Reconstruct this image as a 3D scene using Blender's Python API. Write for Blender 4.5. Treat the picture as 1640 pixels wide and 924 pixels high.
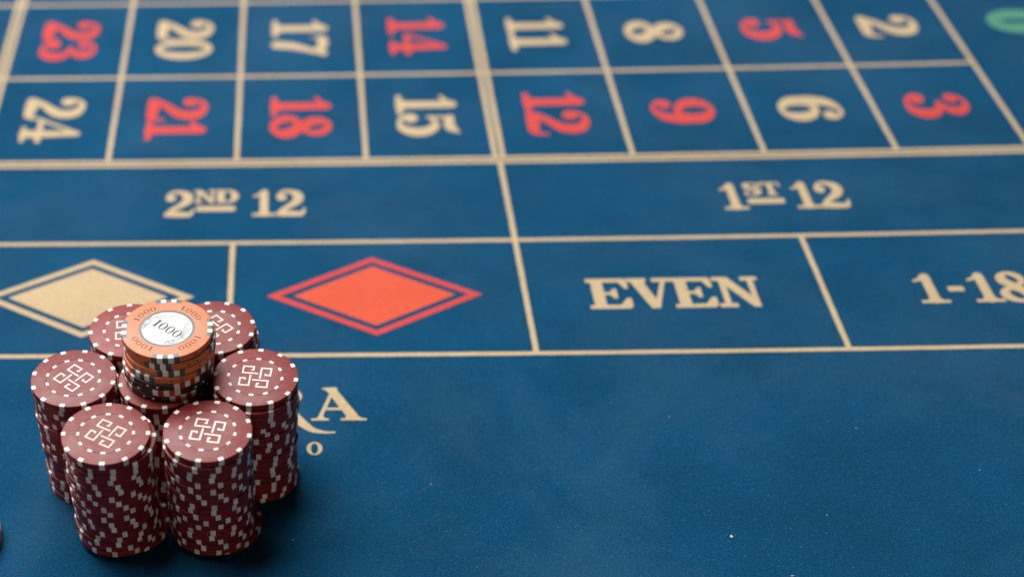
import bpy, math, random
import numpy as np
from mathutils import Matrix, Vector
random.seed(11)
MM = 0.001
scene = bpy.context.scene
for o in list(bpy.data.objects): bpy.data.objects.remove(o)

# ------------------------------------------------------------------ camera
F_PX, PPX, PPY = 2110.81, 413.22, 880.17            # a crop out of a larger frame: off-centre principal point
PITCH, ROLL, CAM_H = 0.84960999, -0.04038186, 458.246
cp, sp = math.cos(PITCH), math.sin(PITCH)
right = Vector((1, 0, 0)); up = Vector((0, sp, cp)); fwd = Vector((0, cp, -sp))
c_, s_ = math.cos(ROLL), math.sin(ROLL)
r2 = c_*right + s_*up; u2 = -s_*right + c_*up
cam_data = bpy.data.cameras.new('camera'); cam = bpy.data.objects.new('camera', cam_data)
scene.collection.objects.link(cam)
cam.matrix_world = Matrix(((r2.x, u2.x, -fwd.x, 0), (r2.y, u2.y, -fwd.y, 0), (r2.z, u2.z, -fwd.z, CAM_H*MM), (0, 0, 0, 1)))
cam_data.sensor_width = 36; cam_data.lens = 36*F_PX/1640
cam_data.shift_x = (820-PPX)/1640; cam_data.shift_y = (PPY-462)/1640
cam_data.clip_start = 0.01; cam_data.clip_end = 20
cam_data.dof.use_dof = True; cam_data.dof.focus_distance = 0.597; cam_data.dof.aperture_fstop = 4.0
scene.camera = cam

# ------------------------------------------------------------------ world and lamps
world = bpy.data.worlds.new('World'); scene.world = world; world.use_nodes = True
bg = world.node_tree.nodes['Background']
bg.inputs['Color'].default_value = (1.0, 0.88, 0.78, 1); bg.inputs['Strength'].default_value = 0.012

def area(name, loc, target, sx, sy, power, col):
    l = bpy.data.lights.new(name, 'AREA'); l.shape = 'RECTANGLE'; l.size = sx; l.size_y = sy
    l.energy = power; l.color = col
    o = bpy.data.objects.new(name, l); scene.collection.objects.link(o)
    o.location = loc
    d = Vector(target)-Vector(loc); o.rotation_euler = d.to_track_quat('-Z', 'Y').to_euler()
    return o
area('key_lamp', (-0.72, 2.10, 2.1), (-0.1, 0.55, 0.0), 2.1, 1.2, 120, (1.0, 0.965, 0.93))
area('overhead_lamp', (-0.35, 0.70, 1.55), (-0.1, 0.5, 0.0), 0.55, 0.4, 10, (1.0, 0.97, 0.93))
area('left_lamp', (-1.3, 0.75, 0.85), (0.0, 0.6, 0.0), 0.6, 0.6, 2.5, (0.85, 0.90, 1.0))
area('front_fill', (0.15, -1.15, 0.22), (-0.03, 0.43, 0.03), 0.8, 0.36, 3.1, (1.0, 0.84, 0.70))  # added warm low fill, no known source; lifts the dark stack sides

scene.view_settings.view_transform = 'Standard'
scene.view_settings.look = 'None'
scene.view_settings.exposure = 0.0
scene.view_settings.gamma = 1.0

# ------------------------------------------------------------------ materials
def new_mat(name):
    m = bpy.data.materials.new(name); m.use_nodes = True
    nt = m.node_tree; return m, nt, nt.nodes['Principled BSDF']
def N(nt, typ, **kw):
    n = nt.nodes.new(typ)
    for k, v in kw.items():
        if k in n.inputs: n.inputs[k].default_value = v
        else: setattr(n, k, v)
    return n
def ramp(nt, src, a, b, ca, cb):
    r = nt.nodes.new('ShaderNodeValToRGB'); r.color_ramp.elements[0].position = a; r.color_ramp.elements[1].position = b
    r.color_ramp.elements[0].color = ca; r.color_ramp.elements[1].color = cb
    nt.links.new(src, r.inputs[0]); return r.outputs[0]
def mul(nt, a, b, fac=1.0, mode='MULTIPLY'):
    m = nt.nodes.new('ShaderNodeMix'); m.data_type = 'RGBA'; m.blend_type = mode; m.inputs[0].default_value = fac
    for s, v in ((6, a), (7, b)):
        if isinstance(v, tuple): m.inputs[s].default_value = v
        else: nt.links.new(v, m.inputs[s])
    return m.outputs[2]

def cloth(name, col, cloudy=1.0, lift=(0.75, 1.3), dusty=0.05):
    m, nt, p = new_mat(name)
    tc = N(nt, 'ShaderNodeNewGeometry')
    pos = tc.outputs['Position']
    fine = N(nt, 'ShaderNodeTexNoise', Scale=1350.0, Detail=3.0, Roughness=0.75); nt.links.new(pos, fine.inputs['Vector'])
    mid = N(nt, 'ShaderNodeTexNoise', Scale=420.0, Detail=3.0, Roughness=0.65); nt.links.new(pos, mid.inputs['Vector'])
    big = N(nt, 'ShaderNodeTexNoise', Scale=16.0, Detail=4.0, Roughness=0.6); nt.links.new(pos, big.inputs['Vector'])
    f = ramp(nt, fine.outputs[0], 0.32, 0.70, (lift[0],)*3+(1,), (lift[1],)*3+(1,))
    g = ramp(nt, mid.outputs[0], 0.3, 0.7, (0.88,)*3+(1,), (1.12,)*3+(1,))
    h = ramp(nt, big.outputs[0], 0.3, 0.7, (1-0.16*cloudy,)*3+(1,), (1+0.13*cloudy,)*3+(1,))
    c = mul(nt, mul(nt, mul(nt, col+(1,), f), g), h)
    # loose pale fibre tips caught in the pile
    fl = N(nt, 'ShaderNodeTexNoise', Scale=760.0, Detail=2.0, Roughness=0.6); nt.links.new(pos, fl.inputs['Vector'])
    fr = ramp(nt, fl.outputs[0], 0.62, 0.78, (0, 0, 0, 1), (0.30*cloudy,)*3+(1,))
    fx = nt.nodes.new('ShaderNodeMix'); fx.data_type = 'RGBA'; nt.links.new(fr, fx.inputs[0]); nt.links.new(c, fx.inputs[6])
    fx.inputs[7].default_value = (0.16, 0.30, 0.42, 1) if cloudy > .9 else (0.62, 0.55, 0.42, 1); c = fx.outputs[2]
    # pale dust and rubbed pile in loose patches
    wear = N(nt, 'ShaderNodeTexNoise', Scale=9.0, Detail=6.0, Roughness=0.62, Distortion=0.6); nt.links.new(pos, wear.inputs['Vector'])
    w = ramp(nt, wear.outputs[0], 0.44, 0.74, (0, 0, 0, 1), (dusty*cloudy,)*3+(1,))
    mx = nt.nodes.new('ShaderNodeMix'); mx.data_type = 'RGBA'; nt.links.new(w, mx.inputs[0]); nt.links.new(c, mx.inputs[6])
    mx.inputs[7].default_value = (0.35, 0.42, 0.5, 1)
    nt.links.new(mx.outputs[2], p.inputs['Base Color'])
    p.inputs['Roughness'].default_value = 0.95; p.inputs['Specular IOR Level'].default_value = 0.06
    p.inputs['Sheen Weight'].default_value = 0.04; p.inputs['Sheen Roughness'].default_value = 0.5
    p.inputs['Sheen Tint'].default_value = (0.7, 0.85, 1, 1)
    add = N(nt, 'ShaderNodeMath', operation='ADD'); nt.links.new(fine.outputs[0], add.inputs[0]); nt.links.new(mid.outputs[0], add.inputs[1])
    b = N(nt, 'ShaderNodeBump', Strength=0.4, Distance=0.0005); nt.links.new(add.outputs[0], b.inputs['Height'])
    nt.links.new(b.outputs[0], p.inputs['Normal'])
    return m

def plastic(name, col, rough=0.4, var=0.12, spec=0.5, scale=500.0, bump=0.12, bumpd=0.00004, coat=0.0):
    m, nt, p = new_mat(name)
    tc = N(nt, 'ShaderNodeTexCoord')
    n1 = N(nt, 'ShaderNodeTexNoise', Scale=scale, Detail=4.0, Roughness=0.6); nt.links.new(tc.outputs['Object'], n1.inputs['Vector'])
    n2 = N(nt, 'ShaderNodeTexNoise', Scale=90.0, Detail=5.0, Roughness=0.65); 
    oi = N(nt, 'ShaderNodeObjectInfo')
    vm = N(nt, 'ShaderNodeVectorMath', operation='ADD'); nt.links.new(tc.outputs['Object'], vm.inputs[0]); nt.links.new(oi.outputs['Random'], vm.inputs[1])
    nt.links.new(vm.outputs[0], n2.inputs['Vector'])
    c = mul(nt, col+(1,), ramp(nt, n1.outputs[0], 0.3, 0.7, (1-var,)*3+(1,), (1+var,)*3+(1,)))
    c = mul(nt, c, ramp(nt, n2.outputs[0], 0.3, 0.7, (1-var,)*3+(1,), (1+var*.6,)*3+(1,)))
    c = mul(nt, c, ramp(nt, oi.outputs['Random'], 0.0, 1.0, (0.80,)*3+(1,), (1.12,)*3+(1,)))
    nt.links.new(c, p.inputs['Base Color'])
    rr = N(nt, 'ShaderNodeMapRange'); rr.inputs['From Min'].default_value = 0.3; rr.inputs['From Max'].default_value = 0.7
    rr.inputs['To Min'].default_value = rough-0.07; rr.inputs['To Max'].default_value = rough+0.09
    nt.links.new(n2.outputs[0], rr.inputs['Value']); nt.links.new(rr.outputs[0], p.inputs['Roughness'])
    sc = N(nt, 'ShaderNodeTexNoise', Scale=160.0, Detail=6.0, Roughness=0.75, Distortion=1.2); nt.links.new(vm.outputs[0], sc.inputs['Vector'])
    sr = ramp(nt, sc.outputs[0], 0.52, 0.72, (0, 0, 0, 1), (0.07,)*3+(1,))
    sx = nt.nodes.new('ShaderNodeMix'); sx.data_type = 'RGBA'; nt.links.new(sr, sx.inputs[0]); nt.links.new(c, sx.inputs[6])
    sx.inputs[7].default_value = (0.55, 0.48, 0.44, 1); nt.links.new(sx.outputs[2], p.inputs['Base Color'])
    p.inputs['Specular IOR Level'].default_value = spec
    p.inputs['Coat Weight'].default_value = coat
    b = N(nt, 'ShaderNodeBump', Strength=bump, Distance=bumpd*10); nt.links.new(n1.outputs[0], b.inputs['Height'])
    nt.links.new(b.outputs[0], p.inputs['Normal'])
    return m

M = dict(
    felt=cloth('blue_felt', (0.0022, 0.055, 0.127), 1.0, (0.38, 1.75), 0.035),
    cream=cloth('cream_print', (0.51, 0.392, 0.232), 0.45, (0.90, 1.08)),
    redp=cloth('red_print', (0.62, 0.097, 0.052), 0.4, (0.88, 1.1)),
    redn=cloth('deep_red_print', (0.56, 0.066, 0.055), 0.4, (0.88, 1.1)),
    green=cloth('green_print', (0.075, 0.27, 0.18), 0.4, (0.88, 1.1)),
    burg=plastic('burgundy_clay', (0.215, 0.015, 0.012), 0.40, 0.17, spec=0.27),
    white=plastic('white_clay', (0.84, 0.79, 0.715), 0.45, 0.09, spec=0.3),
    orange=plastic('orange_clay', (0.72, 0.20, 0.065), 0.43, 0.07, spec=0.42),
    teal=plastic('slate_teal_clay', (0.035, 0.085, 0.10), 0.42),
    black=plastic('black_clay', (0.012, 0.012, 0.013), 0.4),
    red=plastic('bright_red_clay', (0.45, 0.02, 0.015), 0.42),
    paper=plastic('glossy_label', (0.56, 0.58, 0.59), 0.45, 0.03, spec=0.2, bump=0.02),
    ink=plastic('dark_ink', (0.02, 0.024, 0.028), 0.5, spec=0.15, bump=0.0),
    greyink=plastic('grey_ink', (0.12, 0.06, 0.045), 0.5, spec=0.15, bump=0.0),
    faint=plastic('faint_ink', (0.5, 0.5, 0.5), 0.5, bump=0.0),
    brown=plastic('brown_line_ink', (0.16, 0.07, 0.06), 0.5, spec=0.15, bump=0.0),
    lint=plastic('pale_lint', (0.7, 0.68, 0.63), 0.8, bump=0.0),
)

# ------------------------------------------------------------------ mesh helpers
def link(o, parent=None):
    scene.collection.objects.link(o)
    if parent is not None: o.parent = parent
    return o
def mesh(name, verts, faces, mat, smooth=False):
    me = bpy.data.meshes.new(name); me.from_pydata([tuple(v) for v in verts], [], faces); me.update()
    me.materials.append(mat)
    if smooth:
        me.shade_smooth(); me.set_sharp_from_angle(angle=math.radians(50))
    return me
def ob(name, me, parent=None, label=None, **kw):
    o = bpy.data.objects.new(name, me); link(o, parent)
    if label: o['label'] = label
    for k, v in kw.items(): o[k] = v
    return o

# 2-D signed distance shapes -> clean flat mesh (marching squares)
class Shape:
    def __init__(self): self.ops = []; self.thin = 0.0
    def stroke(self, pts, r=None, sub=False, smooth=True):
        P = [tuple(p) if len(p) == 3 else (p[0], p[1], r) for p in pts]
        if smooth and len(P) > 2:
            Q = []
            for i in range(len(P)-1):
                p0 = P[max(i-1, 0)]; p1 = P[i]; p2 = P[i+1]; p3 = P[min(i+2, len(P)-1)]
                for k in range(8):
                    t = k/8
                    Q.append(tuple(0.5*((2*p1[j])+(-p0[j]+p2[j])*t+(2*p0[j]-5*p1[j]+4*p2[j]-p3[j])*t*t+(-p0[j]+3*p1[j]-3*p2[j]+p3[j])*t**3) for j in range(3)))
            Q.append(P[-1]); P = Q
        self.ops.append(('s', P, sub)); return self
    def slab(self, x0, y0, x1, y1, h, sub=False):
        self.ops.append(('b', (x0, y0, x1, y1, h), sub)); return self
    def ell(self, cx, cy, a, b, ang=0, sub=False):
        self.ops.append(('e', (cx, cy, a, b, ang), sub)); return self
    def poly(self, pts, sub=False):
        self.ops.append(('p', pts, sub)); return self
    def eval(self, X, Y):
        D = np.full(X.shape, 1e3)
        for k, a, sub in self.ops:
            if k == 's':
                d = np.full(X.shape, 1e3)
                for (x0, y0, r0), (x1, y1, r1) in zip(a[:-1], a[1:]):
                    dx, dy = x1-x0, y1-y0; L = dx*dx+dy*dy+1e-12
                    t = np.clip(((X-x0)*dx+(Y-y0)*dy)/L, 0, 1)
                    d = np.minimum(d, np.hypot(X-x0-t*dx, Y-y0-t*dy)-(r0+(r1-r0)*t))
            elif k == 'b':      # bar with nearly square ends
                x0, y0, x1, y1, h = a
                L = math.hypot(x1-x0, y1-y0); ux, uy = (x1-x0)/L, (y1-y0)/L
                px = (X-(x0+x1)/2)*ux+(Y-(y0+y1)/2)*uy; py = -(X-(x0+x1)/2)*uy+(Y-(y0+y1)/2)*ux
                rr = min(h, L/2)*0.35
                qx = np.abs(px)-L/2+rr; qy = np.abs(py)-h+rr
                d = np.hypot(np.maximum(qx, 0), np.maximum(qy, 0))+np.minimum(np.maximum(qx, qy), 0)-rr
            elif k == 'e':
                cx, cy, A, B, ang = a; c, s = math.cos(math.radians(ang)), math.sin(math.radians(ang))
                px = (X-cx)*c+(Y-cy)*s; py = -(X-cx)*s+(Y-cy)*c
                q = np.sqrt((px/A)**2+(py/B)**2)+1e-9
                g = np.sqrt((px/A**2)**2+(py/B**2)**2)+1e-9
                d = q*(q-1)/g
            else:
                d = np.full(X.shape, 1e3); ins = np.zeros(X.shape, bool)
                n = len(a)
                for i in range(n):
                    x0, y0 = a[i]; x1, y1 = a[(i+1) % n]; dx, dy = x1-x0, y1-y0
                    t = np.clip(((X-x0)*dx+(Y-y0)*dy)/(dx*dx+dy*dy+1e-12), 0, 1)
                    d = np.minimum(d, np.hypot(X-x0-t*dx, Y-y0-t*dy))
                    cond = ((y0 > Y) != (y1 > Y)) & (X < (x1-x0)*(Y-y0)/((y1-y0) if y1 != y0 else 1e-12)+x0)
                    ins ^= cond
                d = np.where(ins, -d, d)
            D = np.maximum(D, -d) if sub else np.minimum(D, d)
        return D+self.thin
    def tess(self, n=64):
        xs = np.linspace(-0.3, 2.2, 260); X, Y = np.meshgrid(xs, np.linspace(-0.5, 1.4, 200)); D = self.eval(X, Y)
        I = D < 0; x0, x1, y0, y1 = X[I].min(), X[I].max(), Y[I].min(), Y[I].max()
        h = max(x1-x0, y1-y0)/n; x0 -= h*1.6; y0 -= h*1.6; nx = int((x1-x0)/h)+3; ny = int((y1-y0)/h)+3
        gx = x0+h*np.arange(nx); gy = y0+h*np.arange(ny); X, Y = np.meshgrid(gx, gy); D = self.eval(X, Y)
        V = []; idx = {}; Fc = []
        def node(i, j):
            k = (i, j)
            if k not in idx: idx[k] = len(V); V.append((gx[i], gy[j]))
            return idx[k]
        def edge(a, b):
            k = (min(a, b), max(a, b))
            if k not in idx:
                da, db = D[k[0][1], k[0][0]], D[k[1][1], k[1][0]]; t = da/(da-db)
                A = (gx[k[0][0]], gy[k[0][1]]); B = (gx[k[1][0]], gy[k[1][1]])
                idx[k] = len(V); V.append((A[0]+t*(B[0]-A[0]), A[1]+t*(B[1]-A[1])))
            return idx[k]
        for j in range(ny-1):
            i = 0
            while i < nx-1:
                cs = [(i, j), (i+1, j), (i+1, j+1), (i, j+1)]; ins = [D[q[1], q[0]] < 0 for q in cs]
                if any(ins):
                    P = []
                    for k in range(4):
                        a, b = cs[k], cs[(k+1) % 4]
                        if ins[k]: P.append(node(*a))
                        if ins[k] != ins[(k+1) % 4]: P.append(edge(a, b))
                    if len(P) >= 3: Fc.append(P)
                i += 1
        V = np.array(V); return V, Fc

G = {}
def g(ch): G[ch] = Shape(); return G[ch]
g('1').stroke([(.31, .10, .12), (.31, .90, .115)]).stroke([(.31, .95, .045), (.21, .83, .05), (.06, .76, .05)]).stroke([(.30, .88, .1), (.12, .78, .05)], smooth=False).slab(.0, .06, .62, .06, .06).poly([(.12, .1), (.5, .1), (.42, .2), (.2, .2)])
g('2').ell(.155, .705, .135, .135).stroke([(.06, .72, .03), (.09, .82, .045), (.20, .92, .06), (.36, .925, .075), (.52, .82, .12), (.555, .68, .135), (.50, .53, .12), (.36, .40, .095), (.22, .28, .08), (.12, .14, .08)]).stroke([(.10, .10, .09), (.28, .115, .115), (.50, .10, .10), (.60, .10, .09)]).stroke([(.60, .09, .085), (.665, .16, .06), (.69, .30, .04)])
g('3').ell(.16, .76, .13, .12).ell(.15, .23, .15, .135).stroke([(.08, .80, .04), (.16, .90, .05), (.32, .95, .05), (.46, .88, .09), (.52, .75, .125), (.44, .62, .08), (.30, .545, .05)]).stroke([(.26, .53, .05), (.42, .51, .06), (.55, .40, .115), (.575, .25, .135), (.48, .10, .10), (.32, .05, .055), (.16, .08, .05), (.06, .18, .05)])
g('4').stroke([(.48, .10, .125), (.48, .92, .08)], smooth=False).stroke([(.47, .95, .05), (.06, .33, .05)], smooth=False).slab(.0, .31, .76, .31, .06).slab(.24, .05, .74, .05, .05).poly([(.56, .70), (.36, .70), (.40, .80), (.56, .9)])
g('5').stroke([(.15, .90, .05), (.13, .52, .045)], smooth=False).stroke([(.15, .87, .08), (.30, .84, .095), (.46, .86, .10), (.56, .94, .055), (.60, .99, .03)]).stroke([(.13, .52, .045), (.26, .62, .055), (.42, .60, .095), (.55, .46, .125), (.565, .28, .135), (.47, .11, .10), (.32, .05, .055), (.16, .08, .05), (.07, .18, .05)]).ell(.155, .235, .145, .13)
g('6').ell(.34, .32, .33, .325).ell(.35, .31, .085, .20, 4, sub=True).stroke([(.13, .40, .12), (.13, .58, .12), (.20, .80, .105), (.36, .935, .055), (.50, .93, .045), (.60, .82, .05)]).ell(.52, .76, .12, .115)
s6 = G['6']; g('9')
for k, a, sub in s6.ops:
    if k == 'e': G['9'].ell(.68-a[0], 1-a[1], a[2], a[3], a[4], sub)
    else: G['9'].ops.append((k, [(.68-p[0], 1-p[1], p[2]) for p in a], sub))
g('7').stroke([(.10, .86, .09), (.28, .90, .10), (.46, .84, .09), (.62, .90, .08)]).stroke([(.06, .96, .03), (.06, .70, .035)], smooth=False).stroke([(.62, .90, .07), (.48, .62, .09), (.36, .36, .12), (.32, .12, .13)])
g('8').ell(.345, .74, .285, .265).ell(.345, .27, .345, .275).ell(.375, .755, .060, .135, 32, sub=True).ell(.32, .255, .075, .145, 36, sub=True)
g('0').ell(.35, .5, .35, .5).ell(.35, .5, .115, .36, sub=True)
g('0g').ell(.35, .5, .35, .5).ell(.35, .5, .06, .30, sub=True)
g('-').slab(.0, .5, .37, .5, .1)
g('E').slab(.22, .06, .22, .94, .12).slab(0, .94, .80, .94, .06).slab(0, .06, .82, .06, .06).stroke([(.79, .93, .05), (.81, .70, .045)], smooth=False).poly([(.84, .9), (.66, .9), (.77, .68), (.84, .68)]).poly([(.86, .1), (.62, .1), (.78, .34), (.86, .34)]).slab(.3, .5, .55, .5, .045).slab(.56, .34, .56, .66, .045).poly([(.58, .5), (.42, .5), (.53, .36), (.58, .36)]).poly([(.58, .5), (.42, .5), (.53, .64), (.58, .64)]).slab(.82, .04, .83, .32, .045)
g('V').slab(0, .94, .44, .94, .06).slab(.56, .94, .94, .94, .06).poly([(.08, .92), (.36, .92), (.56, .30), (.76, .92), (.86, .92), (.60, .0), (.42, .0)])
g('N').slab(0, .94, .34, .94, .06).slab(.02, .06, .42, .06, .06).slab(.22, .06, .22, .94, .07).poly([(.10, .99), (.36, .99), (.92, .16), (.92, .0), (.76, .0), (.15, .90)]).slab(.85, .05, .85, .94, .065).slab(.64, .94, 1.02, .94, .06)
g('D').slab(0, .94, .4, .94, .06).slab(0, .06, .4, .06, .06).slab(.2, .06, .2, .94, .115).ell(.42, .5, .42, .5).ell(.40, .5, .17, .38, sub=True).slab(.2, .06, .2, .94, .115).slab(0, .94, .4, .94, .06).slab(0, .06, .4, .06, .06)
g('S').stroke([(.60, .66, .05), (.58, .84, .05), (.38, .95, .055), (.16, .88, .09), (.14, .70, .12), (.34, .55, .13), (.56, .42, .125), (.60, .24, .12), (.42, .06, .07), (.18, .10, .055), (.08, .34, .05)]).slab(.63, .62, .63, .98, .035).slab(.06, .02, .06, .38, .035)
g('T').slab(.04, .94, .82, .94, .06).slab(.43, .05, .43, .94, .12).slab(.22, .06, .64, .06, .06).slab(.04, .66, .04, .98, .045).slab(.82, .66, .82, .98, .045)
# large serif capitals of the table lettering
g('A').poly([(.545, 1.0), (.37, 1.0), (.60, .74), (.84, .10), (1.06, .10)][:0] or [(.40, .97), (.56, .985), (1.10, .06), (.80, .06), (.80, .10), (.42, .80)]).stroke([(.28, .955, .022), (.36, .955, .04), (.46, .88, .07)]).stroke([(.56, .95, .05), (.48, .96, .04), (.30, .965, .022)]).stroke([(.46, .78, .04), (.30, .36, .04), (.20, .08, .05)], smooth=False).slab(.32, .345, .80, .345, .035).slab(.0, .03, .40, .03, .03).slab(.66, .03, 1.24, .03, .03).poly([(.10, .04), (.34, .04), (.25, .16), (.20, .16)]).poly([(.74, .04), (1.18, .04), (1.02, .14), (.80, .14)])
g('R').slab(.22, .05, .22, .95, .11).slab(0, .97, .5, .97, .03).slab(0, .03, .44, .03, .03).stroke([(.25, .96, .035), (.50, .95, .045), (.70, .86, .085), (.755, .72, .115), (.68, .58, .085), (.48, .49, .04), (.28, .48, .035)]).stroke([(.50, .46, .06), (.66, .22, .09), (.84, -.06, .10), (1.05, -.29, .07), (1.30, -.375, .035), (1.50, -.375, .022)])
g('O').ell(.42, .5, .42, .5).ell(.42, .5, .19, .40, sub=True)
# thin book numerals of the chip labels
g('t1').slab(.26, .02, .26, .95, .075).slab(.08, .025, .45, .025, .025).stroke([(.26, .96, .04), (.17, .86, .03), (.06, .83, .025)])
g('t0').ell(.32, .5, .30, .5).ell(.32, .5, .165, .455, sub=True)
g('tC').stroke([(.6, .8, .04), (.4, .96, .04), (.1, .8, .04), (.04, .5, .04), (.1, .2, .04), (.4, .04, .04), (.6, .2, .04)])
g('tA').stroke([(0, 0, .04), (.3, 1, .04), (.6, 0, .04)], smooth=False).slab(.12, .35, .48, .35, .04)
g('tS').stroke([(.5, .85, .04), (.3, .97, .04), (.08, .8, .04), (.25, .55, .04), (.5, .3, .04), (.3, .03, .04), (.04, .15, .04)])
g('tI').slab(.1, 0, .1, 1, .045)
g('tN').stroke([(0, 0, .04), (0, 1, .04), (.5, 0, .04), (.5, 1, .04)], smooth=False)
g('tO').ell(.32, .5, .32, .5).ell(.32, .5, .24, .42, sub=True)
for ch in '1234567890': G[ch].thin = 0.014
_T = {}
def tess(ch, n=64):
    if (ch, n) not in _T: _T[(ch, n)] = G[ch].tess(n)
    return _T[(ch, n)]
def natural(ch):
    V, _ = tess(ch); return (V[:, 0].max()-V[:, 0].min())/(V[:, 1].max()-V[:, 1].min())
def build_text(items, mapf, z, n=64):
    """items: (glyph, x0, x1, y0, y1) in text space; mapf text(x,y)->(X,Y) mm"""
    VV = []; FF = []
    for ch, x0, x1, y0, y1 in items:
        V, Fc = tess(ch, n); b = len(VV)
        mx, Mx, my, My = V[:, 0].min(), V[:, 0].max(), V[:, 1].min(), V[:, 1].max()
        for x, y in V:
            X, Y = mapf(x0+(x-mx)/(Mx-mx)*(x1-x0), y0+(y-my)/(My-my)*(y1-y0)); VV.append((X*MM, Y*MM, z*MM))
        FF += [[b+i for i in f] for f in Fc]
    return VV, FF

# ------------------------------------------------------------------ table
OX, OY, PSI, VE, BOW = 153.690, 589.085, math.radians(-2.58234), -56.2046, 25.03
CW, DD = 80.824, 1.705
ROWS = dict(A=392.5, B=287.995, C=183.512, D=100.173, E=0.0)
ZP = 0.12
def lay(u, v): return u, v+VE+BOW*(u/1000)**2
def to_world(u, v):
    x, y = lay(u, v); c, s = math.cos(PSI), math.sin(PSI)
    return OX+c*x-s*y, OY+s*x+c*y
def col_u(k): return k*CW+(DD if k > 0 else -DD if k < 0 else 0)-(DD if k <= -4 else 0)

T0, T1, W0, W1 = -1100, 1100, -560, 900
nx, ny = 44, 30
vs = []; fs = []
for j in range(ny+1):
    for i in range(nx+1):
        vs.append(((T0+(T1-T0)*i/nx)*MM, (W0+(W1-W0)*j/ny)*MM, 0))
for j in range(ny):
    for i in range(nx):
        a = j*(nx+1)+i; fs.append((a, a+1, a+nx+2, a+nx+1))
b = len(vs)
ring = [(T0, W0), (T1, W0), (T1, W1), (T0, W1)]
for z in (-0.05, -30):
    for x, y in ring: vs.append((x*MM, y*MM, z*MM))
for i in range(4): fs.append((b+i, b+4+i, b+4+(i+1) % 4, b+(i+1) % 4))
fs.append((b+7, b+6, b+5, b+4))
table = ob('felt_table_top', mesh('felt_table_top', vs, fs, M['felt']), None, kind='structure')
table.location = (OX*MM, OY*MM, 0); table.rotation_euler.z = PSI

rj = random.Random(5)
def strip(name, p0, p1, w, label=None, z=ZP):
    """printed line from (u,v) to (u,v), w mm wide, edges very slightly uneven"""
    (u0, v0), (u1, v1) = p0, p1; L = math.hypot(u1-u0, v1-v0); n = max(2, int(L/6)); dx, dy = (u1-u0)/L, (v1-v0)/L
    V = []; Fc = []
    for i in range(n+1):
        t = i/n; 
        for s in (1, -1):
            k = s*(w/2+rj.uniform(-.1, .1)); x, y = lay(u0+(u1-u0)*t-dy*k, v0+(v1-v0)*t+dx*k); V.append((x*MM, y*MM, z*MM))
    for i in range(n): Fc.append((2*i, 2*i+1, 2*i+3, 2*i+2))
    return ob(name, mesh(name, V, Fc, M['cream']), table, label)
LW = 3.0; h2 = LW/2
UL, UR = -720, 560
dbl = (LW+1.7)/2
# long lines running left to right
strip('printed_line', (UL, ROWS['A']), (UR, ROWS['A']), LW)
strip('printed_line', (UL, ROWS['B']), (col_u(4)-h2, ROWS['B']), LW)
strip('printed_line', (UL, ROWS['C']+dbl), (UR, ROWS['C']+dbl), LW)
strip('printed_line', (UL, ROWS['C']-dbl), (UR, ROWS['C']-dbl), LW)
strip('printed_line', (UL, ROWS['D']), (UR, ROWS['D']), LW)
strip('printed_line', (UL, ROWS['E']), (UR, ROWS['E']), LW)
# short lines between the cells: two lines at every third column
for k in (-7, -6, -5, -4, -3, -2, -1, 0, 1, 2, 3, 4):
    offs = (-dbl, dbl) if k in (-4, 0) else (0,)
    for o_ in offs:
        u = col_u(k)+o_
        strip('printed_line', (u, ROWS['C']+dbl+h2), (u, ROWS['B']-h2), LW)
        strip('printed_line', (u, ROWS['B']+(h2 if k != 4 else -h2)), (u, ROWS['A']-h2), LW)
        strip('printed_line', (u, ROWS['A']+h2), (u, 498), LW)
for k in (-4, 0, 4): strip('printed_line', (col_u(k), ROWS['D']+h2), (col_u(k), ROWS['C']-dbl-h2), LW)
for k in (-6, -4, -2, 0, 2, 4): strip('printed_line', (col_u(k), h2), (col_u(k), ROWS['D']-h2), LW)

def printed(name, items, mat, label, rot=False, n=64):
    mapf = (lambda x, y: lay(y, -x)) if rot else (lambda x, y: lay(x, y))
    V, Fc = build_text(items, mapf, ZP, n)
    if rot: pass
    return ob(name, mesh(name, V, Fc, mat), table, label)
# numbers lie on their side: glyph up = +u, reading towards the viewer (-v)
NUMS = {(-4, 'A'): '23', (-3, 'A'): '20', (-2, 'A'): '17', (-1, 'A'): '14', (0, 'A'): '11', (1, 'A'): '8', (2, 'A'): '5', (3, 'A'): '2',
        (-4, 'B'): '24', (-3, 'B'): '21', (-2, 'B'): '18', (-1, 'B'): '15', (0, 'B'): '12', (1, 'B'): '9', (2, 'B'): '6', (3, 'B'): '3'}
REDS = {'23', '14', '5', '21', '18', '12', '9', '3'}
for (k, r), s in NUMS.items():
    uc = (col_u(k)+col_u(k+1))/2 if k not in (-4,) else -285.0
    if k == 0: uc = 41.8
    vc = 339.6 if r == 'A' else 236.0
    H = 40.0; ws = [natural(ch)*H*(1.0 if ch != '1' else .98) for ch in s]; gap = -0.6 if len(s) > 1 else 0
    tot = sum(ws)+gap*(len(s)-1); lim = 54.5 if len(s) > 1 else 29.5
    if tot > lim or len(s) == 1: f = lim/tot; ws = [w*f for w in ws]; tot = sum(ws)+gap*(len(s)-1)
    x = -vc-tot/2; its = []
    for ch, w in zip(s, ws): its.append((ch, x, x+w, uc-H/2, uc+H/2)); x += w+gap
    printed('printed_number', its, M['redn'] if s in REDS else M['cream'], ('red' if s in REDS else 'cream')+' number '+s+' printed sideways in its cell', True)
printed('printed_number', [('0g', -341.9-16.5, -341.9+16.5, 353, 395)], M['green'], 'green number 0 printed sideways beside the grid', True)

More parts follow.
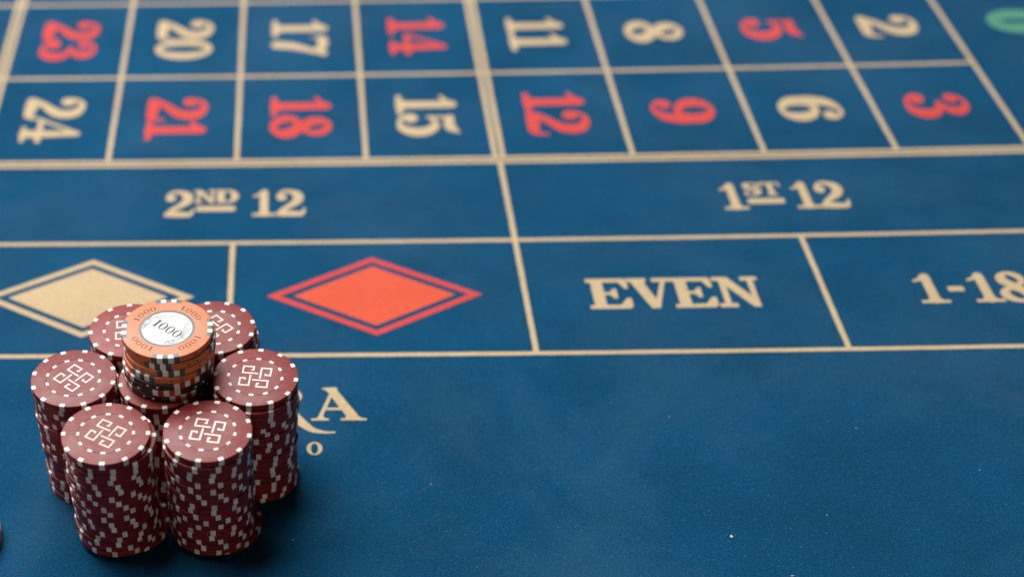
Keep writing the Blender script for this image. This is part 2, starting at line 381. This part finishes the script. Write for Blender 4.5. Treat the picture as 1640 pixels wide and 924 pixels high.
def row_text(name, its, label, mat=None): return printed(name, its, mat or M['cream'], label)
yb, yt = 126.3, 153.8
row_text('printed_word', [('2', -205.5, -187.5, yb, yt), ('N', -188.4, -174.6, 140.6, 154.2), ('D', -174.6, -161.0, 140.6, 154.2),
    ('-', -186.3, -162.8, 132.0, 137.2), ('1', -152.6, -138.6, yb, yt), ('2', -138.4, -120.8, yb, yt)], 'cream lettering 2ND 12')
row_text('printed_word', [('1', 126.5, 140.6, yb, yt), ('S', 141.2, 151.6, 140.4, 153.8), ('T', 151.5, 163.4, 140.4, 153.8),
    ('-', 141.2, 162.8, 132.2, 137.4), ('1', 169, 183.0, yb, yt), ('2', 182.8, 200.4, yb, yt)], 'cream lettering 1ST 12')
yb, yt = 36.3, 62.6
row_text('printed_word', [('E', 34.2, 57.6, yb, yt), ('V', 56.8, 80.4, yb, yt), ('E', 80.4, 103.8, yb, yt), ('N', 103.8, 129.0, yb, yt)], 'cream lettering EVEN')
row_text('printed_word', [('1', 213.0, 228.6, yb, yt), ('-', 230.2, 239.0, 46.6, 50.8), ('1', 242.4, 258.0, yb, yt), ('8', 257.0, 276.0, yb-.4, yt+.4)], 'cream lettering 1-18')
row_text('printed_word', [('R', -146.5, -107.2, -59.9, -25.4), ('A', -119.6, -91.4, -50.4, -25.6)], 'cream serif letters RA, R with a long swash leg')
row_text('printed_letter', [('O', -122.0, -114.2, -75.2, -65.9)], 'small cream letter O below the swash')

def diamond(uc, vc, mat, label):
    root = bpy.data.objects.new('printed_diamond', None)
    def quad(h, w): return [(uc-w, vc), (uc, vc-h), (uc+w, vc), (uc, vc+h)]
    def pt(p): x, y = lay(*p); return (x*MM, y*MM, ZP*MM)
    def dense(q, n=8):
        out = []
        for i in range(4):
            a, b = q[i], q[(i+1) % 4]
            for k in range(n): out.append((a[0]+(b[0]-a[0])*k/n, a[1]+(b[1]-a[1])*k/n))
        return out
    A = dense(quad(34.6, 59.8)); B = dense(quad(30.2, 52.2)); n = len(A)
    V = [pt(p) for p in A+B]; Fc = [(i, (i+1) % n, n+(i+1) % n, n+i) for i in range(n)]
    ob('diamond_outline', mesh('diamond_outline', V, Fc, M['redn'] if mat is M['redp'] else mat), table, label[1])
    C = dense(quad(26.2, 44.8)); V = [pt(p) for p in C]+[pt((uc, vc))]
    ob('diamond_fill', mesh('diamond_fill', V, [(i, (i+1) % n, n) for i in range(n)], mat), table, label[0])
    bpy.data.objects.remove(root)
diamond(-83.3, 50.4, M['redp'], ('red diamond printed in its box', 'red outline around the red diamond'))
diamond(-243.2, 50.2, M['cream'], ('cream diamond printed in its box', 'cream outline around the cream diamond'))

# ------------------------------------------------------------------ poker chips
TH = 3.35
def lathe(name, prof, mat, seg=96):
    V = []; Fc = []
    for r, z in prof:
        if r < 1e-6: V.append((0, 0, z*MM)); continue
        for i in range(seg): a = 2*math.pi*i/seg; V.append((r*math.cos(a)*MM, r*math.sin(a)*MM, z*MM))
    base = []; k = 0
    for r, z in prof: base.append(k); k += 1 if r < 1e-6 else seg
    for j in range(len(prof)-1):
        a, b = base[j], base[j+1]; ca, cb = prof[j][0] < 1e-6, prof[j+1][0] < 1e-6
        for i in range(seg):
            i2 = (i+1) % seg
            if ca: Fc.append((a, b+i, b+i2))
            elif cb: Fc.append((a+i, b, a+i2))
            else: Fc.append((a+i, b+i, b+i2, a+i2))
    return mesh(name, V, Fc, mat, True)
def chip_prof(R, groove=None, well=None):
    t = TH-0.04
    p = [(0, t)]
    if well: p = [(0, t-.12), (well-.02, t-.12), (well+.05, t)]
    if groove: p += [(groove-.14, t), (groove-.06, t-.1), (groove+.1, t-.1), (groove+.2, t+.03), (groove+.42, t)]
    p += [(R-.42, t), (R-.17, t-.05), (R-.05, t-.17), (R, t-.42), (R, .42), (R-.05, .17), (R-.17, .05), (R-.42, 0), (0, 0)]
    return p
def spot_mesh(name, R, a0, a1, depth, mat, par=False, n=3, z0=None, z1=None):
    """inset that wraps over the rim: outer skin a hair proud, body sunk into the chip"""
    t = TH-0.04; e = .035
    if z0 is None:
        outer = [(R-depth, t+e), (R-.42, t+e), (R-.15, t-.03), (R-.01, t-.15), (R+e, t-.42), (R+e, .42), (R-.01, .15), (R-.15, .03), (R-.42, .005)]
        inner = [(R-depth, t-.3), (R-.7, t-.3), (R-.7, t-.3), (R-.7, t-.5), (R-.7, t-.7), (R-.7, .7), (R-.7, .5), (R-.7, .3), (R-.7, .3)]
    else:
        outer = [(R+e, z1), (R+e, z0)]; inner = [(R-.3, z1), (R-.3, z0)]
    m = len(outer); V = []; Fc = []
    cols = n+1
    for prof in (outer, inner):
        for r, z in prof:
            for i in range(cols):
                a = math.radians(a0+(a1-a0)*i/n)
                if par:
                    y = R*math.sin(a); x = math.sqrt(max(r*r-y*y, 0)); V.append((x*MM, y*MM, z*MM))
                else: V.append((r*math.cos(a)*MM, r*math.sin(a)*MM, z*MM))
    for j in range(m-1):
        for i in range(n):
            a = j*cols+i; Fc.append((a, a+cols, a+cols+1, a+1))
        for i in (0, n):
            a = j*cols+i; b = m*cols+a
            Fc.append((a, b, b+cols, a+cols) if i == 0 else (a, a+cols, b+cols, b))
    for j in (0, m-1):
        for i in range(n):
            a = j*cols+i; b = m*cols+a; Fc.append((a, a+1, b+1, b) if j == 0 else (b, b+1, a+1, a))
    me = mesh(name, V, Fc, mat); me.shade_smooth(); me.set_sharp_from_angle(angle=math.radians(40)); return me

RR = 19.5; EA = RR*0.114
red_body = lathe('chip_body', chip_prof(RR, groove=RR*.632), M['burg'])
red_spot = spot_mesh('edge_spot', RR, -3.45, 3.45, 1.95, M['white'], par=True)
# emblem of four hooked arms
def emblem_mesh():
    w = .175*EA; z0, z1 = TH-.1, TH-.005; V = []; Fc = []
    arm = [(.47, 1.0), (-2.72, 1.0), (-2.72, 2.98), (-.62, 2.98), (-.62, 1.98), (-1.05, 1.98)]
    for q in range(4):
        P = []
        for x, y in arm:
            for _ in range(q): x, y = y, -x
            P.append(Vector((x*EA, y*EA)))
        L = []; R_ = []
        for i, p in enumerate(P):
            d0 = (p-P[i-1]).normalized() if i > 0 else (P[1]-p).normalized()
            d1 = (P[i+1]-p).normalized() if i < len(P)-1 else d0
            n0 = Vector((-d0.y, d0.x)); n1 = Vector((-d1.y, d1.x)); m = (n0+n1).normalized(); k = w/max(m.dot(n0), .3)
            L.append(p+m*k); R_.append(p-m*k)
        b = len(V); n = len(P)
        for z in (z1, z0):
            for a in L+R_: V.append((a.x*MM, a.y*MM, z*MM))
        for i in range(n-1):
            Fc.append((b+i, b+n+i, b+n+i+1, b+i+1))
            Fc.append((b+i, b+i+1, b+2*n+i+1, b+2*n+i)); Fc.append((b+n+i, b+3*n+i, b+3*n+i+1, b+n+i+1))
        Fc.append((b, b+2*n, b+3*n, b+n)); Fc.append((b+n-1, b+2*n-1, b+4*n-1, b+3*n-1))
    return mesh('centre_emblem', V, Fc, M['white'])
emblem = emblem_mesh()
def dot_mesh():
    r0, r1, hw = RR*.59, RR*.655, 1.1; V = []; P = []
    for cx, cy, a0 in ((r1-.3, hw-.3, 0), (r0+.3, hw-.3, 90), (r0+.3, -hw+.3, 180), (r1-.3, -hw+.3, 270)):
        for k in range(4): a = math.radians(a0+30*k); P.append((cx+.3*math.cos(a), cy+.3*math.sin(a)))
    n = len(P)
    for z in (TH-.005, TH-.15): V += [(x*MM, y*MM, z*MM) for x, y in P]
    return mesh('inlay_dot', V, [tuple(range(n))]+[(i, n+i, n+(i+1) % n, (i+1) % n) for i in range(n)], M['white'])
dot = dot_mesh()

def red_chip(x, y, z, phase, label, group, face=None, tilt=(0, 0)):
    e = bpy.data.objects.new('poker_chip', None); link(e); e.empty_display_size = .01
    e.location = (x*MM, y*MM, z*MM); e.rotation_euler = (tilt[0], tilt[1], math.radians(phase))
    e['label'] = label; e['category'] = 'poker chip'; e['group'] = group
    ob('chip_body', red_body, e)
    for k in range(12):
        s = ob('edge_spot', red_spot, e); s.rotation_euler.z = math.radians(30*k+rc.uniform(-.8, .8))
    if face is not None:
        for k in range(12):
            s = ob('inlay_dot', dot, e); s.rotation_euler.z = math.radians(30*k+rc.uniform(-1, 1))
        s = ob('centre_emblem', emblem, e); s.rotation_euler.z = math.radians(face-phase)
    return e
rc = random.Random(3)
ORD = ['topmost', 'second', 'third', 'fourth', 'fifth', 'sixth', 'seventh', 'eighth', 'ninth', 'tenth', 'eleventh', 'twelfth', 'thirteenth',
       'fourteenth', 'fifteenth', 'sixteenth', 'seventeenth', 'eighteenth', 'bottom']
STACKS = {   # name: x, y, base offset, count, phase, emblem angle, offsets of single chips
    'front left': (-64.07, 417.82, (0, .4), 19, -2, -32, {1: (2.2, .3), 2: (1.7, .1), 18: (3.7, 4.2)}),
    'front right': (-19.78, 416.94, (-1.2, .1), 19, 16.7, -12.8, {1: (-.5, -.9), 5: (-.2, -.5), 18: (3.9, 3.2)}),
    'left': (-80.36, 455.03, (0, 0), 19, 17.6, -42.4, {1: (.7, .4), 2: (.1, .9), 3: (.4, .5), 4: (0, .8)}),
    'right': (1.88, 450.81, (-.8, 0), 19, 20.2, -9.8, {1: (-.2, -1.7), 2: (-.1, -1.6), 3: (0, -1.4), 6: (-.3, -.6), 17: (.5, .6), 18: (.9, 1.3)}),
    'back left': (-55.84, 487.33, (0, 0), 19, 2.7, 2.7, {}),
    'back right': (-16.49, 486.75, (0, 0), 19, 9.6, -50.4, {1: (.6, .2), 2: (1.6, .2), 3: (1.8, .1), 4: (1.8, 0), 5: (1.5, 0), 6: (1.2, 0)}),
    'centre': (-41.1, 455.0, (0, 0), 18, 7.0, None, {}),
}
for nm, (x, y, lean, n, ph, em, special) in STACKS.items():
    group = 'burgundy chips of the %s stack' % nm
    phase = ph; jx = jy = 0
    for i in range(n):
        z = TH*(n-1-i); t = i/(n-1)
        if i == 0: dx = dy = 0
        elif i in special: dx, dy = special[i]
        else:
            dx, dy = rc.gauss(0, .28), rc.gauss(0, .25)
        if i > 0:
            if rc.random() < .3: phase += rc.gauss(0, 1.5)
            else: phase += rc.uniform(4.5, 25.5)
        if nm == 'right' and i in (1, 2, 3): phase = ph+rc.uniform(-1, 1)
        ordn = ORD[i] if i < n-1 else 'bottom'
        if i == 0:
            lab = {'centre': 'burgundy chip on the centre stack directly beneath the black and orange chips'}.get(nm,
                  'burgundy chip with white hooked emblem showing, top of the %s stack' % nm)
        elif i == n-1: lab = 'burgundy chip with white edge spots at the bottom of the %s stack' % nm
        else: lab = 'burgundy chip with white edge spots, %s from the top of the %s stack' % (ordn, nm)
        if nm in ('front left', 'front right') and i == 18: lab = 'burgundy chip jutting out to the right low in the %s stack' % nm
        red_chip(x+lean[0]*t+dx, y+lean[1]*t+dy, z, phase, lab, group, em if i == 0 else None)

# orange and black striped chips
RO = 20.6
def val_chip(kind, x, y, z, phase, label, group, top=False):
    e = bpy.data.objects.new('poker_chip', None); link(e)
    e.location = (x*MM, y*MM, z*MM); e.rotation_euler.z = math.radians(phase)
    e['label'] = label; e['category'] = 'poker chip'; e['group'] = group
    ob('chip_body', bodies[kind], e)
    for k in range(4):
        for j in range(5):
            s = ob('edge_stripe', stripes[kind][j % 2], e); s.rotation_euler.z = math.radians(90*k+(j-2)*7.0)
        for j in (-1, 1):
            s = ob('edge_mark', marks[kind], e); s.rotation_euler.z = math.radians(90*k+45+j*6.5)
    if top:
        ob('label_ring', ring_me, e); ob('label_disc', disc_me, e)
        for k in range(4):
            s = ob('rim_number', rim_me, e, 'grey rim number 1000'); s.rotation_euler.z = math.radians(90*k+44-phase)
        s = ob('centre_number', cen_me, e, 'black centre number 1000'); s.rotation_euler.z = math.radians(-42-phase)
        s = ob('centre_word', word_me, e, 'faint small word CASINO'); s.rotation_euler.z = math.radians(-47-phase)
        s = ob('curtain_drawing', cur_me, e, 'brown line drawing of tied curtains'); s.rotation_euler.z = math.radians(-phase)
    return e
bodies = {'orange': lathe('chip_body', chip_prof(RO), M['orange']), 'black': lathe('chip_body', chip_prof(RO), M['black']),
          'top': lathe('chip_body', chip_prof(RO, well=RO*.605), M['orange'])}
st = lambda m: spot_mesh('edge_stripe', RO, -3.5, 3.5, 2.4, M[m])
stripes = {'orange': (st('teal'), st('white')), 'black': (st('white'), st('red'))}; stripes['top'] = stripes['orange']
mk = lambda m: spot_mesh('edge_mark', RO, -1.5, 1.5, 0, M[m], z0=1.15, z1=2.15, n=1)
marks = {'orange': mk('teal'), 'black': mk('white')}; marks['top'] = marks['orange']
zt = TH-.16+.03
def annulus(name, r0, r1, z, mat, seg=96):
    V = []; 
    for r in (r0, r1):
        for i in range(seg): a = 2*math.pi*i/seg; V.append((r*math.cos(a)*MM, r*math.sin(a)*MM, z*MM))
    return mesh(name, V, [(i, seg+i, seg+(i+1) % seg, (i+1) % seg) for i in range(seg)], mat)
ring_me = annulus('label_ring', RO*.553, RO*.603, zt, M['teal'])
seg = 96
disc_me = mesh('label_disc', [(RO*.5535*math.cos(2*math.pi*i/seg)*MM, RO*.5535*math.sin(2*math.pi*i/seg)*MM, zt*MM) for i in range(seg)], [tuple(range(seg))], M['paper'])
zi = TH-.04+.02
its = []; 
def rim_map(x, y):
    a = math.radians(-x); r = (.745-.075)*RO+y; return r*math.cos(a), r*math.sin(a)
for j, ch in enumerate(('t1', 't0', 't0', 't0')):
    c = (j-1.5)*12.6; w = 4.9 if ch == 't0' else 3.6; its.append((ch, c-w, c+w, 0, 3.1))
V, Fc = build_text(its, rim_map, zi, 40); rim_me = mesh('rim_number', V, Fc, M['greyink'])
its = []; x = -7.3
for ch in ('t1', 't0', 't0', 't0'):
    w = 2.6 if ch == 't1' else 3.5; its.append((ch, x, x+w, -2.5, 2.7)); x += w+.65
V, Fc = build_text(its, lambda x, y: (x, y), zt+.02, 48); cen_me = mesh('centre_number', V, Fc, M['ink'])
its = []; x = -5.4
for ch in ('tC', 'tA', 'tS', 'tI', 'tN', 'tO'):
    w = .9 if ch != 'tI' else .16; its.append((ch, x, x+w, -6.3, -5.2)); x += 1.9
V, Fc = build_text(its, lambda x, y: (x, y), zt+.02, 24); word_me = mesh('centre_word', V, Fc, M['faint'])
def line_mesh(lines, z):
    V = []; Fc = []
    for pts, w in lines:
        P = []
        for i in range(len(pts)-1):
            p0 = pts[max(i-1, 0)]; p1 = pts[i]; p2 = pts[i+1]; p3 = pts[min(i+2, len(pts)-1)]
            for k in range(6):
                t = k/6; P.append(tuple(0.5*((2*p1[j])+(-p0[j]+p2[j])*t+(2*p0[j]-5*p1[j]+4*p2[j]-p3[j])*t*t+(-p0[j]+3*p1[j]-3*p2[j]+p3[j])*t**3) for j in (0, 1)))
        P.append(pts[-1]); b = len(V); n = len(P); zz = z; z += .0015
        for i, p in enumerate(P):
            q0 = P[max(i-1, 0)]; q1 = P[min(i+1, n-1)]; d = Vector((q1[0]-q0[0], q1[1]-q0[1])).normalized()
            for s in (.8, -.8): V.append(((p[0]-d.y*w*s/2)*MM, (p[1]+d.x*w*s/2)*MM, zz*MM))
        Fc += [(b+2*i, b+2*i+1, b+2*i+3, b+2*i+2) for i in range(n-1)]
    return mesh('curtain_drawing', V, Fc, M['brown'])
def ip(px, py): return ((px-722)/692*RO, (415-py)/445*RO)     # photo crop -> chip plane
CL = [([ip(520, 240), ip(640, 262), ip(780, 245), ip(905, 210)], .16), ([ip(530, 232), ip(640, 245), ip(760, 225), ip(850, 192)], .14),
      ([ip(535, 225), ip(620, 228), ip(720, 205), ip(790, 178)], .12), ([ip(545, 215), ip(600, 210), ip(660, 192), ip(700, 176)], .12),
      ([ip(520, 240), ip(455, 262), ip(400, 300), ip(362, 340)], .2), ([ip(535, 255), ip(470, 290), ip(430, 330), ip(350, 390)], .16),
      ([ip(450, 255), ip(470, 290), ip(455, 335), ip(400, 340)], .14), ([ip(355, 360), ip(385, 345), ip(400, 370), ip(370, 392), ip(345, 400)], .22),
      ([ip(370, 345), ip(410, 330), ip(440, 345), ip(410, 372), ip(365, 378)], .16), ([ip(500, 228), ip(470, 238), ip(420, 270)], .3),
      ([ip(950, 540), ip(960, 470), ip(1000, 380), ip(1060, 300)], .16), ([ip(955, 540), ip(975, 480), ip(1020, 400), ip(1080, 330)], .14),
      ([ip(960, 540), ip(990, 490), ip(1045, 420), ip(1100, 365)], .12), ([ip(965, 545), ip(1010, 505), ip(1060, 460), ip(1105, 420)], .12),
      ([ip(945, 540), ip(880, 580), ip(800, 600), ip(720, 620), ip(690, 640)], .2), ([ip(955, 550), ip(900, 590), ip(860, 625), ip(780, 645)], .15),
      ([ip(780, 600), ip(820, 590), ip(830, 615), ip(780, 635), ip(740, 640)], .22), ([ip(700, 640), ip(720, 615), ip(760, 612), ip(750, 640)], .2),
      ([ip(930, 520), ip(945, 560), ip(990, 575)], .3)]
cur_me = line_mesh(CL, zt+.02)
zb = TH*18
VS = [('top', -36.5, 462.6, -1.5), ('orange', -35.5, 462.2, -15), ('orange', -35.9, 461.7, 2.5), ('orange', -36.4, 460.9, -35),
      ('black', -37.2, 460.5, 26), ('black', -37.1, 460.3, -2.0), ('black', -37.3, 460.2, 19.5)]
LV = ['pale orange chip with white label reading 1000, topmost of the tall centre stack', 'orange chip with slate and white edge stripes, second from the top of the centre stack',
      'orange chip with slate and white edge stripes, third from the top of the centre stack', 'lowest orange chip, resting on the black chips of the centre stack',
      'black chip directly under the orange chips of the centre stack', 'black chip with red and white stripes, middle one of the three black chips',
      'lowest black chip, resting on the burgundy chips of the centre stack']
for i, ((kind, x, y, ph), lab) in enumerate(zip(VS, LV)):
    val_chip(kind, x, y, zb+TH*(6-i), ph, lab, 'orange chips of the centre stack' if i < 4 else 'black chips of the centre stack', i == 0)
# chips at the left edge of the frame
for i in range(2):
    val_chip('orange', -140.5+i*.3, 416.0-i*.4, TH*i, 20+i*31, ('upper' if i else 'lower')+' orange chip at the far left edge of the photo', 'orange chips at the left edge')

# ------------------------------------------------------------------ lint on the felt
rl = random.Random(8)
def lint(u, v, r, label, long=False):
    V = []; Fc = []
    n = 7
    for j in range(5):
        for i in range(n):
            a = 2*math.pi*i/n; k = math.sin(math.pi*(j+.3)/4.6)*rl.uniform(.7, 1.25)
            V.append((r*k*math.cos(a)*(2.2 if long else 1)*MM, r*k*math.sin(a)*(.45 if long else 1)*MM, (r*(.1+1.1*(1-math.cos(math.pi*(j+.3)/4.6))/2))*MM*(.5 if long else 1)))
    for j in range(4):
        for i in range(n): Fc.append((j*n+i, j*n+(i+1) % n, (j+1)*n+(i+1) % n, (j+1)*n+i))
    Fc.append(tuple(range(n-1, -1, -1))); Fc.append(tuple(4*n+i for i in range(n)))
    o = ob('lint_speck', mesh('lint_speck', V, Fc, M['lint']), None, label, category='lint', group='lint specks on the blue felt')
    x, y = to_world(u, v); o.location = (x*MM, y*MM, 0); o.rotation_euler.z = rl.uniform(0, 3)
lint(73.0, -131.0, .85, 'largest pale lint speck, alone on the bare felt at lower right')
lint(-129.0, -131.0, .32, 'tiny pale lint speck on the felt right of the front right stack', True)
lint(95.0, -154.6, .5, 'small pale lint speck at the very bottom edge of the photo', True)
lint(-62.5, -95.5, .3, 'tiny pale lint speck on bare felt below the red diamond', True)

for k, (u, v, r_, where) in enumerate([(150, -60, .28, 'below the short line left of 1-18'), 
        (120, -118, .3, 'up and right of the largest lint speck'), 
        (60, -50, .25, 'under the word EVEN'), (-175, -142, .25, 'in front of the front right stack'),
        (-245, -90, .28, 'left of the front left stack'), (200, -90, .26, 'at the right edge below 1-18')]):
    lint(u, v, r_, 'tiny pale fibre on the felt '+where, k % 2 == 0)
